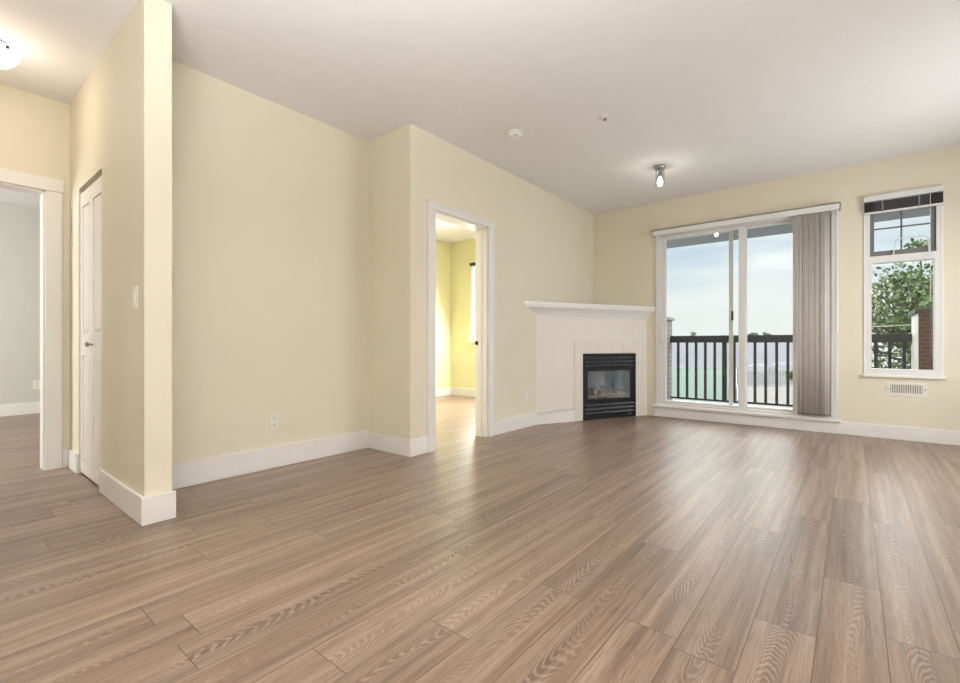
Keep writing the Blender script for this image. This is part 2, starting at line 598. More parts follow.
# ---------------------------------------------------------------- walls
struct(MB().grid(XD - 0.13, XRIGHT + .12, 0, H, YW, YW + 0.16, [SL, WN], FY).build('wall_back', 'wall', weld=True))
struct(MB().grid(2.57, YW, 0, H, XD - 0.13, XD, [BD], FX).build('wall_left', 'wall', weld=True))
struct(MB().box(XR - .12, XD - 0.13, 2.57, 2.70, 0, H).build('wall_alcove_return', 'wall'))
struct(MB().box(XR - .12, XR, YC2, 2.57, 0, H).build('wall_alcove', 'wall'))
struct(MB().grid(XE, XD, 0, H, YC, YC2, [BF], FY).build('wall_closet', 'wall', weld=True))
struct(MB().grid(YS, 2.70, 0, H, XE - .12, XE, [HD], FX).build('wall_hall', 'wall', weld=True))
struct(MB().box(XF - .1, XF, YS, 2.70, 0, H).build('wall_far_room', 'grey'))
struct(MB().box(XF, XE - .12, 2.60, 2.70, 0, H).build('wall_far_room_north', 'grey'))
struct(MB().box(XF - .1, XRIGHT + .12, YS - .12, YS, 0, H).build('wall_front', 'wall'))
struct(MB().grid(YS, YW, 0, H, XRIGHT, XRIGHT + .12, [], FX).build('wall_right', 'wall', weld=True))
BW = (-5.20, -3.55, 0.965, 2.36)
struct(MB().grid(XB - .12, XD - .13, 0, H, YB, YB + .14, [BW], FY).build('wall_bedroom_back', 'yellow', weld=True))
struct(MB().box(XB - .12, XB, 2.70, YB, 0, H).build('wall_bedroom_left', 'yellow'))
struct(MB().box(XB - .12, XR - .12, 2.58, 2.70, 0, H).build('wall_bedroom_front', 'yellow'))


# ---------------------------------------------------------------- baseboards
def baseboard(name, boxes, h=0.145):
    mb = MB()
    for (x0, x1, y0, y1) in boxes:
        mb.box(x0, x1, y0, y1, 0.0, h)
    return struct(mb.build(name, 'trim', bevel=0.004))


TB = 0.016
baseboard('baseboard_back', [(-1.985, XRIGHT, YW - TB, YW)], 0.13)
baseboard('baseboard_left', [(XD, XD + TB, 2.57 - TB, 2.758)], 0.14)
baseboard('baseboard_left_far', [(XD, XD + TB, 3.690, 4.503)], 0.15)
baseboard('baseboard_alcove_return', [(XR + TB, XD, 2.57 - TB, 2.57)], 0.14)
baseboard('baseboard_alcove', [(XR, XR + TB, YC2, 2.57 - TB)], 0.16)
baseboard('baseboard_wall_end', [(XD, XD + TB, YC - TB, YC2 + TB)], 0.145)
baseboard('baseboard_closet', [(-3.662, XD, YC - TB, YC)], 0.145)
baseboard('baseboard_hall', [(XE + TB, -4.305, YC - TB, YC), (XE, XE + TB, 0.702, YC)], 0.14)
baseboard('baseboard_far_room', [(XF, XF + TB, YS, 2.6)], 0.15)
baseboard('baseboard_bedroom_left', [(XB, XB + TB, 2.70, YB)], 0.145)
baseboard('baseboard_bedroom_back', [(XB + TB, XD - .13, YB - TB, YB)], 0.145)

# ---------------------------------------------------------------- doorway trims
t = MB()
t.box(XD, XD + .018, 2.761, BD[0] + .004, 0, 2.088)
t.box(XD, XD + .018, BD[1] + .012, 3.690, 0, 2.088)
t.box(XD, XD + .022, 2.755, 3.700, 2.088, 2.150)
t.box(XD, XD + .030, 2.752, 3.705, 2.132, 2.152)
t.box(XD - .135, XD + .004, BD[0] - .002, BD[0] + .016, 0, BD[3])
t.box(XD - .135, XD + .004, BD[1] - .016, BD[1] + .002, 0, BD[3])
t.box(XD - .135, XD + .004, BD[0], BD[1], BD[3] - .016, BD[3] + .002)
t.box(XD - .085, XD - .050, BD[0] + .016, BD[0] + .026, 0, BD[3] - .016)
t.box(XD - .085, XD - .050, BD[1] - .026, BD[1] - .016, 0, BD[3] - .016)
trim1 = struct(t.build('trim_1', 'trim', bevel=0.002))
k = MB()
k.box(XD - .132, XD - .100, BD[1] - .0185, BD[1] - .0160, 0.915, 0.955)
k.lathe([(0.004, 0), (0.009, 0.002), (0.010, 0.012), (0.004, 0.016)], (XD - .125, BD[1] - .034, 0.935), axis='Y', n=14)
o = k.build('strike_plate', 'darkmetal', trim1, smooth=True)
o['label'] = 'dark metal latch plate on the white jamb'

t = MB()
t.box(XE, XE + .018, HD[1] - .004, 0.700, 0, 2.055)
t.box(XE, XE + .024, HD[0] - .12, 0.708, 2.055, 2.150)
t.box(XE - .125, XE + .004, HD[1] - .016, HD[1] + .002, 0, HD[3])
t.box(XE - .125, XE + .004, HD[0], HD[1], HD[3] - .016, HD[3] + .002)
struct(t.build('trim_2', 'trim', bevel=0.002))

# ---------------------------------------------------------------- closet bifold door
bd = bpy.data.objects.new('door_2', None)
bd.location = (BF[0], YC + .03, 0.012)
bd['_o'] = tuple(bd.location)
COL.objects.link(bd)
struct(bd, 'white two-leaf panelled bifold closet door in the hall')
YL0, YL1 = YC + 0.008, YC + 0.040


def leaf(xa, xb):
    zb, zt = 0.014, 2.000
    m_ = 0.055
    pans = [(0.10, 0.845), (1.005, zt - .10)]
    holes = [(xa + m_, xb - m_, a, b) for a, b in pans]
    mb = MB().grid(xa, xb, zb, zt, YL0, YL0 + .012, holes, FY)
    mb.box(xa, xb, YL0 + .012, YL1, zb, zt)
    for hx0, hx1, a, b in holes:
        # raised field with sloped margins
        i0, i1, c, d = hx0 + .022, hx1 - .022, a + .022, b - .022
        yo, yi = YL0 + .011, YL0 + .002
        vs = [(hx0, yo, a), (hx1, yo, a), (hx1, yo, b), (hx0, yo, b), (i0, yi, c), (i1, yi, c), (i1, yi, d), (i0, yi, d)]
        mb.add(vs, [(0, 1, 5, 4), (1, 2, 6, 5), (2, 3, 7, 6), (3, 0, 4, 7), (4, 5, 6, 7)])
    return mb.build('door_leaf', 'door', bd)


xm = (BF[0] + BF[1]) / 2
lf1 = leaf(BF[0] + .012, xm - .002)
lf2 = leaf(xm + .002, BF[1] - .004)
kx = xm + .05
MB().lathe([(0.006, 0), (0.006, -.018), (0.015, -.024), (0.016, -.034), (0.010, -.040)], (kx, YL0, 0.925), axis='Y', n=16).build('knob', 'nickel', lf2, smooth=True)
MB().box(BF[0], BF[1], YC + .045, YC + .07, 2.012, 2.030).build('track', 'slot', bd)

# ---------------------------------------------------------------- fireplace corner
A = Vector((-2.82, 4.505, 0))
Bp = Vector((-2.075, 6.01, 0))
TL = (Bp - A).length
tv = (Bp - A).normalized()
nv = Vector((tv.y, -tv.x, 0))


def FP(u, v, w):
    p = A + tv * u + nv * w
    return (p.x, p.y, v)


fpx = lambda p: A + tv * p.x + nv * p.y + Vector((0, 0, p.z))     # local (t, n, z)
FO = (0.655, 1.486, 0.0, 0.808)
mb = MB().grid(0.0, TL, 0, 1.262, -.03, 0.0, [FO], FP)
mb.add([(XD, A.y, 1.262), (Bp.x, YW, 1.262), (XD, YW, 1.262)], [(0, 1, 2)])
wfp = struct(mb.build('wall_fireplace', 'surround', weld=True))

# mantel shelf
prof = [(1.240, 0.0), (1.240, .010), (1.262, .014), (1.266, .024), (1.285, .030), (1.300, .040), (1.325, .062), (1.340, .080),
        (1.348, .083), (1.350, .095), (1.372, .097), (1.374, .108), (1.402, .110)]
mb = MB()
vs, fs = [], []
for z, o_ in prof:
    vs.append((XD, A.y - o_ / -nv.y, z))
    vs.append((Bp.x + o_ / nv.x, YW, z))
for i in range(len(prof) - 1):
    fs.append((2 * i, 2 * i + 1, 2 * i + 3, 2 * i + 2))
n = len(vs)
vs += [(XD, YW, prof[0][0]), (XD, YW, prof[-1][0])]
fs.append((2 * len(prof) - 2, 2 * len(prof) - 1, n + 1))
fs.append((0, n, 1))
fs.append(tuple([n] + [2 * i for i in range(len(prof))] + [n + 1]))
fs.append(tuple([n] + [2 * i + 1 for i in range(len(prof))] + [n + 1]))
mb.add(vs, fs)
tag(mb.build('mantel_shelf', 'trim'), 'white moulded mantel shelf over the black corner fireplace', 'mantel')

# tile surround
tile = principled('cream_ceramic_tile', (0.79, 0.735, 0.66), 0.3, mottling=0.02)
ts = wfp
g = MB()
g.grid(0.528, 1.640, 0.0, 0.958, 0.0, 0.004, [(FO[0], FO[1], 0, FO[3])], FP)
g.build('grout', principled('grey_grout', (0.70, 0.65, 0.58), 0.9), ts, weld=True)
tm = MB(fpx)


def tile_row(u0, u1, z0, z1, nu, nz):
    for i in range(nu):
        for j in range(nz):
            a = u0 + (u1 - u0) * i / nu + .0015
            b = u0 + (u1 - u0) * (i + 1) / nu - .0015
            c = z0 + (z1 - z0) * j / nz + .0015
            d = z0 + (z1 - z0) * (j + 1) / nz - .0015
            tm.box(a, b, 0.002, 0.007, c, d)


tile_row(0.528, 1.640, FO[3], 0.958, 6, 1)
tile_row(0.528, FO[0], 0.0, FO[3], 1, 5)
tile_row(FO[1], 1.640, 0.0, FO[3], 1, 5)
tm.build('tiles', tile, ts)

struct(MB(fpx).box(0.004, 0.524, 0.0, 0.014, 0, 0.135).box(0.004, 0.526, 0.0, 0.018, 0.120, 0.135).build('baseboard_fireplace', 'trim'))

# gas insert
fi = thing('gas_fireplace', 'black metal gas fireplace insert with louvers and glass front', 'fireplace', tuple(A + tv * 1.07))
u0, u1, ut = FO[0] + .003, FO[1] - .003, FO[3] - .003
mb = MB()
mb.grid(u0, u1, 0.002, ut, -.02, 0.012, [(u0 + .028, u1 - .028, .060, .215), (u0 + .028, u1 - .028, .225, .625), (u0 + .028, u1 - .028, .640, ut - .022)], FP)
mb.build('surround_frame', 'black', fi, weld=True)


def louver(z):
    m2 = MB(fpx)
    a, b = u0 + .028, u1 - .028
    pr = [(-.016, z + .030), (.006, z + .022), (.012, z + .008), (.010, z), (.004, z + .004), (-.018, z + .024)]
    vs_ = [(a, q, w) for q, w in pr] + [(b, q, w) for q, w in pr]
    k_ = len(pr)
    m2.add(vs_, [(i, (i + 1) % k_, k_ + (i + 1) % k_, k_ + i) for i in range(k_)] + [tuple(range(k_)), tuple(range(k_, 2 * k_))])
    return m2.build('louver', 'blackgloss', fi)


for z in (0.648, 0.696, 0.744):
    louver(z)
for z in (0.066, 0.116, 0.166):
    louver(z)
for za, zb in ((.05, .22), (.63, ut - .01)):
    MB(fpx).box(u0 + .02, u1 - .02, -.045, -.030, za, zb).build('louver_backing', 'slot', fi)
gf = MB().grid(u0 + .030, u1 - .030, .228, .622, -.012, .004, [(u0 + .072, u1 - .078, .245, .592)], FP).build('glass_frame', 'black', fi, weld=True)
MB(fpx).box(u0 + .070, u1 - .076, -.006, -.003, .243, .594).build('glass', 'fireglass', gf)
fb = MB(fpx)
fa, fb_, d0, d1, z0_, z1_ = u0 + .05, u1 - .05, -.025, -.265, .225, .63
fb.add([(fa, d0, z0_), (fb_, d0, z0_), (fb_ - .06, d1, z0_), (fa + .09, d1, z0_), (fa, d0, z1_), (fb_, d0, z1_), (fb_ - .06, d1, z1_), (fa + .09, d1, z1_)],
       [(0, 1, 2, 3), (4, 5, 6, 7), (1, 2, 6, 5), (2, 3, 7, 6), (3, 0, 4, 7)])
fb.build('firebox', 'firebrick', fi)
em = MB(fpx)
for i in range(70):
    c = Vector((random.uniform(fa + .06, fb_ - .05), random.uniform(-.20, -.035), .236 + random.uniform(0, .014)))
    r = random.uniform(.008, .019)
    em.lathe([(r * .5, -r * .6), (r, 0), (r * .55, r * .6)], c, n=6)
e_ = em.build('ember_bed', 'ember', fi)
e_['kind'] = 'stuff'


def log(p0, p1, r, sd):
    m2 = MB(fpx)
    pts, rs = [], []
    for i in range(13):
        f = i / 12
        p = Vector(p0).lerp(Vector(p1), f)
        p += Vector((mnoise.noise(Vector((f * 3, sd, 0))), mnoise.noise(Vector((f * 3, sd, 5))), mnoise.noise(Vector((f * 3, sd, 9))))) * .016
        pts.append(p)
        rs.append(r * (1 + .28 * mnoise.noise(Vector((f * 7, sd, 2)))) * (0.75 if i in (0, 12) else 1))
    m2.tube(pts, rs, 10)
    return m2.build('log', 'log', fi, smooth=True)


log((u0 + .10, -.09, .275), (u1 - .12, -.07, .270), .030, 1.0)
log((u0 + .16, -.18, .300), (u1 - .10, -.20, .300), .030, 2.0)
log((u0 + .22, -.06, .290), (u0 + .36, -.19, .370), .026, 3.0)
log((u1 - .13, -.05, .275), (u1 - .40, -.19, .385), .022, 4.0)
log((u0 + .40, -.05, .290), (u0 + .30, -.19, .360), .022, 5.0)
MB(fpx).box(u1 - .125, u1 - .075, .012, .0135, .036, .046).build('badge', 'chrome', fi)

# ---------------------------------------------------------------- sliding balcony door
sd = bpy.data.objects.new('door_1', None)
sd.location = ((SL[0] + SL[1]) / 2, YW + .06, SL[2])
sd['_o'] = tuple(sd.location)
COL.objects.link(sd)
struct(sd, 'white sliding glass balcony door')
ZB, ZT = 0.152, SL[3]
f = MB()
f.grid(SL[0] + .001, SL[1] - .001, SL[2] + .002, ZT - .002, YW - .012, YW + .125, [(-1.890, -0.166, 0.172, 2.285)], FY)
f.box(SL[0] - .006, SL[0] + .022, YW - .018, YW, 0.15, ZT)
f.box(SL[1] - .022, SL[1] + .004, YW - .018, YW, 0.15, ZT)
f.build('frame', 'vinyl', sd, weld=False, bevel=0.002)


def panel(name, x0, x1, y0, y1, glass):
    p = MB().grid(x0, x1, .172, 2.287, y0, y1, [glass], FY).build(name, 'vinyl', sd, weld=True, bevel=.002)
    ym = (y0 + y1) / 2
    MB().box(glass[0] - .004, glass[1] + .004, ym - .003, ym + .003, glass[2] - .004, glass[3] + .004).build('glass', 'glass', p)
    return p


pl = panel('sliding_panel', -1.892, -0.955, YW + .012, YW + .046, (-1.838, -1.022, .206, 2.258))
pr_ = panel('fixed_panel', -1.012, -0.164, YW + .056, YW + .090, (-0.945, -0.215, .206, 2.258))
MB().box(-.500, -.452, YW + .014, YW + .056, .172, 2.287).build('stile', 'vinyl', pr_, bevel=.002)
sc = MB().grid(-1.905, -1.095, .176, 2.28, YW + .100, YW + .116, [(-1.865, -1.138, .205, 2.258)], FY).build('screen_door_frame', 'vinyl', sd, weld=True)
MB().box(-1.110, -1.090, YW + .088, YW + .102, 1.205, 1.315).build('screen_latch', 'darkmetal', sc)
hpts = [(-1.868 + .0, YW + .012, 1.155), (-1.868, YW - .022, 1.140), (-1.868, YW - .034, 1.08), (-1.868, YW - .034, 1.02), (-1.868, YW - .022, .965), (-1.868, YW + .012, .950)]
MB().tube(hpts, .009, 8).build('handle', 'vinyl', pl, smooth=True)
struct(MB().box(-1.985, -.088, YW - .050, YW, .120, .152).build('trim_3', 'trim', bevel=.006))

# ---------------------------------------------------------------- vertical blind
vb = thing('vertical_blind', 'taupe vertical blind drawn to the right of the balcony door', 'blind', (-1.03, 5.93, 2.30))
hr = MB()
hr.box(-1.972, -.088, 5.905, 5.917, 2.293, 2.365)
hr.box(-1.972, -.088, 5.905, YW - .001, 2.352, 2.365)
hr.box(-1.972, -1.960, 5.905, YW - .001, 2.293, 2.365)
hr.box(-.100, -.088, 5.905, YW - .001, 2.293, 2.365)
hr.box(-1.955, -.105, 5.945, 5.985, 2.318, 2.350)
hr.build('valance', 'vinyl', vb, bevel=.003)
NV = 19
for i in range(NV):
    xc = -.430 + i * (.232 / (NV - 1))
    ang = math.radians(56 + 5 * math.sin(i * 1.7))
    m2 = MB()
    w = .082
    segs = 6
    vs_, fs_ = [], []
    for j in range(segs + 1):
        q = j / segs - .5
        bow = .006 * (1 - 4 * q * q)
        x = xc + q * w * math.cos(ang) + bow * math.sin(ang)
        y = 5.948 + q * w * math.sin(ang) - bow * math.cos(ang) + 0.002 * math.sin(i * 2.3)
        zb = .178 + .004 * math.sin(i * 3.1)
        vs_ += [(x, y, zb), (x, y, 2.312)]
    for j in range(segs):
        fs_.append((2 * j, 2 * j + 2, 2 * j + 3, 2 * j + 1))
    m2.add(vs_, fs_)
    ov = m2.build('vane', 'vane', vb, smooth=True)
    so = ov.modifiers.new('thick', 'SOLIDIFY')
    so.thickness = .0014
    m3 = MB()
    ca, sa = math.cos(ang), math.sin(ang)
    m3.tube([(xc - .034 * ca, 5.948 - .034 * sa, .190), (xc + .034 * ca, 5.948 + .034 * sa, .190)], .007, 6)
    m3.build('weight', 'darkmetal', ov)
MB().tube([(-.118, 5.935, 2.30), (-.118, 5.935, 1.05)], .006, 8).build('wand', 'vinyl', vb, smooth=True)
MB().tube([(-.118, 5.935, 1.05), (-.118, 5.935, 1.12)], .010, 8).build('wand_grip', 'plastic', vb, smooth=True)
MB().tube([(-.455, 5.925, 2.30), (-.456, 5.926, 1.0), (-.445, 5.928, .14), (-.444, 5.930, .02), (-.440, 5.930, .02), (-.441, 5.926, 1.0), (-.440, 5.925, 2.30)], .0022, 6).build('pull_cord', 'plastic', vb, smooth=True)

# ---------------------------------------------------------------- window
w1 = bpy.data.objects.new('window_1', None)
w1.location = ((WN[0] + WN[1]) / 2, YW + .05, WN[2])
w1['_o'] = tuple(w1.location)
COL.objects.link(w1)
struct(w1, 'white window with a small awning sash above a fixed pane')
f = MB()
f.grid(WN[0] + .001, WN[1] - .001, WN[2] + .001, WN[3] - .001, YW - .006, YW + .10,
       [(.152, .600, .680, 1.728), (.140, .612, 1.795, 2.375)], FY)
f.build('frame', 'vinyl', w1, bevel=.002)
MB().grid(WN[0] - .004, WN[1] + .004, WN[2], WN[3] + .004, YW - .010, YW, [(WN[0] + .010, WN[1] - .012, WN[2] - .1, WN[3] - .012)], FY).build('casing_bead', 'trim', w1)
MB().box(WN[0] - .016, WN[1] + .020, YW - .040, YW + .002, .600, .624).build('sill', 'trim', w1, bevel=.004)
MB().box(.148, .604, YW + .055, YW + .061, .676, 1.732).build('pane', 'glass', w1)
sash = MB().grid(.141, .611, 1.796, 2.374, YW + .020, YW + .060, [(.172, .577, 1.845, 2.345)], FY).build('awning_sash', 'sash', w1, weld=True)
mu = MB()
mu.box(.366, .380, YW + .028, YW + .050, 1.845, 2.345)
mu.box(.172, .577, YW + .028, YW + .050, 2.062, 2.074)
mu.build('muntins', 'sash', sash)
MB().box(.168, .581, YW + .051, YW + .056, 1.841, 2.349).build('sash_pane', 'glass', sash)
MB().tube([(.312, YW + .005, 1.790), (.330, YW - .012, 1.925), (.340, YW - .014, 1.945), (.540, YW - .014, 1.945), (.556, YW - .012, 1.925), (.566, YW + .005, 1.790)], .0055, 8).build('opening_lever', 'vinyl', w1, smooth=True)

# raised blind on the window
mbld = thing('venetian_blind', 'slatted blind coloured dark as if backlit, pulled up at the top of the small window', 'blind', (.375, 5.975, 2.22))
MB().box(WN[0] - .002, WN[1] + .002, 5.955, 6.003, 2.334, 2.386).build('headrail', 'vinyl', mbld, bevel=.002)
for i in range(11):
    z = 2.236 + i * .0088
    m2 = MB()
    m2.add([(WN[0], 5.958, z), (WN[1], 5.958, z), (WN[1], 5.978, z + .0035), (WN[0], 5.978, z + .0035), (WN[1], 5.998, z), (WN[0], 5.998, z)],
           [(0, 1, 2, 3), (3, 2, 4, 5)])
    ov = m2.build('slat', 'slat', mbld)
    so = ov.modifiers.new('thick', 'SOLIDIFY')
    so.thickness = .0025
MB().box(WN[0], WN[1], 5.958, 5.998, 2.213, 2.228).build('bottom_rail', 'vinyl', mbld, bevel=.002)
for x in (.232, .492):
    MB().box(x - .006, x + .006, 5.953, 5.958, 2.222, 2.334).build('ladder_tape', 'soffit', mbld)
MB().tube([(.566, 5.950, 2.34), (.566, 5.952, 1.35)], .0022, 6).build('pull_cord', 'vinyl', mbld)

# ---------------------------------------------------------------- wall register
vt = thing('wall_register', 'white metal air register low on the wall under the small window', 'vent', (.405, YW, .425))
MB().grid(.258, .552, .425, .555, YW - .008, YW - .0005, [(.292, .518, .452, .532)], FY).build('register_frame', 'plastic', vt, bevel=.002)
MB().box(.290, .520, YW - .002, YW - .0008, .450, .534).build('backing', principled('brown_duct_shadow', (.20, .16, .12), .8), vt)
for i in range(14):
    x = .300 + i * (.210 / 13)
    MB().box(x - .0042, x + .0042, YW - .007, YW - .002, .452, .532).build('slat', 'plastic', vt)
for x in (.274, .536):
    MB().lathe([(.005, 0), (.005, -.0015), (.002, -.003)], (x, YW - .008, .49), n=10, axis='Y').build('screw', 'slot', vt)


# ---------------------------------------------------------------- outlets and switch
def make_outlet(label):
    r = thing('wall_outlet', label, 'outlet', (0, 0, 0), 'wall outlets')
    MB().box(-.036, .036, -.006, 0, -.059, .059).build('cover_plate', 'plastic', r, bevel=.003)
    for z in (-.027, .027):
        s_ = MB().box(-.017, .017, -.0075, -.005, z - .0145, z + .0145).build('socket', 'plastic', r, bevel=.002)
        MB().box(-.009, -.006, -.0079, -.0070, z - .003, z + .007).box(.006, .009, -.0079, -.0070, z - .003, z + .007).box(-.002, .002, -.0079, -.0070, z - .011, z - .007).build('slots', 'slot', s_)
    return r


out0 = make_outlet('white double outlet low on the alcove wall above its baseboard')
spots = [((XR + .0005, 1.703, .345), HP, None),
         ((XD + .0005, 4.275, .350), HP, 'white outlet left of the pair beside the fireplace, farther from it'),
         ((XD + .0005, 4.415, .368), HP, 'white outlet right of the pair, next to the fireplace corner'),
         ((XF + .0005, 1.030, .385), HP, 'white outlet on the grey wall seen through the hall doorway')]
for i, (p, rz, lab) in enumerate(spots):
    o = out0 if i == 0 else copy_tree(out0)
    o.location = p
    o.rotation_euler = (0, 0, rz)
    if lab:
        o['label'] = lab

sw = thing('light_switch', 'white rocker light switch on the hall wall near its outer corner', 'switch', (-2.957, YC, 1.117))
MB().box(-2.993, -2.921, YC - .006, YC - .0003, 1.117, 1.233).build('cover_plate', 'plastic', sw, bevel=.003)
MB().box(-2.974, -2.940, YC - .010, YC - .005, 1.142, 1.208).build('rocker', 'trim', sw, bevel=.003)

# ---------------------------------------------------------------- ceiling fittings
sm = thing('smoke_detector', 'round white smoke detector on the ceiling', 'smoke detector', (-2.25, 3.254, H))
MB().lathe([(.068, 0), (.068, -.012), (.060, -.016)], (-2.25, 3.254, H), n=32).build('mounting_base', 'plastic', sm, smooth=True)
MB().lathe([(.058, -.016), (.064, -.022), (.062, -.036), (.048, -.044), (.015, -.046)], (-2.25, 3.254, H), n=32).build('cover', 'trim', sm, smooth=True)
MB().box(-2.215, -2.203, 3.21, 3.222, H - .0435, H - .040).build('test_button', 'slot', sm)

sp = thing('sprinkler_head', 'small round fire sprinkler head flush in the ceiling', 'sprinkler', (-1.532, 3.477, H))
MB().lathe([(.040, 0), (.038, -.005), (.020, -.008)], (-1.532, 3.477, H), n=24).build('escutcheon', 'trim', sp, smooth=True)
MB().lathe([(.008, -.006), (.008, -.022), (.016, -.023), (.016, -.027), (.005, -.028)], (-1.532, 3.477, H), n=16).build('deflector', 'nickel', sp, smooth=True)

cl = thing('ceiling_spotlight', 'small lit nickel ceiling light with a clear glass cylinder near the window', 'ceiling light', (-1.52, 4.79, H))
cx, cy_ = -1.52, 4.79
MB().lathe([(.056, 0), (.056, -.022), (.050, -.030), (.020, -.034)], (cx, cy_, H), n=28).build('canopy', 'nickel', cl, smooth=True)
MB().lathe([(.018, -.032), (.018, -.075), (.022, -.078), (.022, -.110), (.012, -.114)], (cx, cy_, H), n=20).build('socket', 'nickel', cl, smooth=True)
MB().lathe([(.042, -.050), (.044, -.196), (.041, -.196), (.039, -.053)], (cx, cy_, H), n=28).build('glass_shade', 'fireglass', cl, smooth=True)
MB().lathe([(.010, -.110), (.024, -.140), (.030, -.165), (.024, -.186), (.008, -.196)], (cx, cy_, H), n=20).build('bulb', 'bulb', cl, smooth=True)
d = bpy.data.lights.new('spotlight_bulb_light', 'POINT')
d.energy = 1.5
d.color = (1, .93, .8)
d.shadow_soft_size = .03
o = bpy.data.objects.new('spotlight_bulb_light', d)
o.location = (cx, cy_, H - .24)
COL.objects.link(o)

hl = thing('hall_ceiling_lamp', 'lit frosted glass dish ceiling lamp in the hall', 'ceiling light', (-3.96, .262, H))
hx, hy = -3.96, .262
MB().lathe([(.07, 0), (.07, -.03), (.03, -.035)], (hx, hy, H), n=28).build('canopy', 'nickel', hl, smooth=True)
MB().lathe([(.150, -.062), (.155, -.070), (.150, -.085), (.120, -.125), (.070, -.150), (.02, -.158)], (hx, hy, H), n=36).build('glass_dish', 'lampglass', hl, smooth=True)
for a in (0.55, 0.55 + 2.094, 0.55 + 4.188):
    ca, sa = math.cos(a), math.sin(a)
    MB().tube([(hx + .06 * ca, hy + .06 * sa, H - .02), (hx + .10 * ca, hy + .10 * sa, H - .03), (hx + .150 * ca, hy + .150 * sa, H - .058)], .004, 8).build('arm', 'darkmetal', hl, smooth=True)
    MB().lathe([(.002, -.012), (.008, -.008), (.009, 0), (.006, .008)], (hx + .158 * ca, hy + .158 * sa, H - .080), n=12).build('clip_knob', 'darkmetal', hl, smooth=True)
d = bpy.data.lights.new('hall_lamp_light', 'POINT')
d.energy = 4.5
d.color = (1, .84, .69)
d.shadow_soft_size = .12
o = bpy.data.objects.new('hall_lamp_light', d)
o.location = (hx, hy, H - .32)
COL.objects.link(o)

# ---------------------------------------------------------------- bedroom window
w2 = bpy.data.objects.new('window_2', None)
w2.location = ((BW[0] + BW[1]) / 2, YB, BW[2])
w2['_o'] = tuple(w2.location)
COL.objects.link(w2)
struct(w2, 'white framed bedroom window seen through the doorway')
MB().grid(BW[0], BW[1], BW[2], BW[3], YB - .008, YB + .08, [(BW[0] + .05, BW[1] - .05, BW[2] + .05, BW[3] - .07)], FY).build('frame', 'vinyl', w2)
MB().box(BW[0] + .02, BW[1] - .02, YB - .03, YB + .01, BW[3] - .075, BW[3] - .03).build('headrail', 'darkcap', w2)
MB().box(BW[0] + .05, BW[1] - .05, YB + .03, YB + .036, BW[2] + .05, BW[3] - .05).build('pane', 'glass', w2)
MB().box(BW[0] - .02, BW[1] + .02, YB - .035, YB, BW[2] - .02, BW[2] + .005).build('sill', 'trim', w2)

# ---------------------------------------------------------------- added window frames and shades around the right-hand fill lights
for nm, (ya, yb, za, zb) in (('added_window_3', (-1.85, .35, .65, 2.35)), ('added_window_4', (3.55, 5.25, .50, 2.00))):
    wf = MB().grid(ya - .06, yb + .06, za - .06, zb + .06, XRIGHT - .045, XRIGHT, [(ya, yb, za, zb)], FX).build(nm, 'vinyl', weld=True)
    struct(wf)
    MB().box(XRIGHT - .018, XRIGHT - .012, ya - .01, yb + .01, za - .01, zb + .01).build('added_shade', 'trim', wf)

# ---------------------------------------------------------------- balcony
struct(MB().box(-2.95, 1.6, YW + .165, 8.05, -.16, -.015).build('balcony_floor', 'deck'))
struct(MB().box(-2.95, 1.6, YW + .165, 7.72, 2.475, 2.72).build('balcony_ceiling', 'soffit'))
rl = thing('balcony_railing', 'dark wooden balcony railing with square balusters', 'railing', (-.88, 7.6, -.015))
RX0, RX1 = -2.238, .562
MB().box(RX0, RX1, 7.555, 7.645, .945, 1.050).build('top_rail', 'wood', rl, bevel=.004)
MB().box(RX0, RX1, 7.578, 7.622, .062, .090).build('bottom_rail', 'wood', rl)
x = -2.1295
i = 1
while x < RX1 - .03:
    if x > RX0 + .03:
        wdt = .030 if (i - 6) % 8 == 0 else .0165
        MB().box(x - wdt, x + wdt, 7.6 - .0165, 7.6 + .0165, .088, .947).build('baluster', 'wood', rl)
    x += .1312
    i += 1


def pillar(name, label, x0, x1, y0, y1, top, mat, cmat):
    p = thing(name, label, 'pillar', ((x0 + x1) / 2, (y0 + y1) / 2, -.015))
    MB().box(x0, x1, y0, y1, -.015, top - .05).build('shaft', mat, p)
    MB().box(x0 - .03, x1 + .03, y0 - .03, y1 + .03, top - .05, top).build('cap', cmat, p, bevel=.006)
    return p


pillar('brick_pillar', 'pale grey brick pillar with metal cap at the left end of the railing', -2.75, -2.240, 6.93, 7.66, 1.345, 'greybrick', 'cap')
pr2 = pillar('brick_pillar', 'red-brown brick pillar with dark cap at the right end of the railing', .564, 1.20, 6.88, 7.66, 1.310, 'brick', 'darkcap')

pp = MB().box(.5625, .565, 6.90, 7.64, -.012, 1.258).build('pale_side_sheet', 'trim', pr2)  # thin pale sheet laid over the left side of the shaft
pp['label'] = 'thin pale sheet over the side of the pillar'

# ---------------------------------------------------------------- beyond the balcony
GZ = -9.0
struct(MB().box(-160, 160, 10, 420, GZ - .5, GZ).build('ground', 'asphalt'))


def at(px, d, z):
    """point on the sight line of column px at depth d (used only to site the neighbourhood)"""
    r = (px - 480) / 458.98
    s, c = math.sin(YAW), math.cos(YAW)
    return Vector((d * (-s + c * r), d * (c + s * r), z))


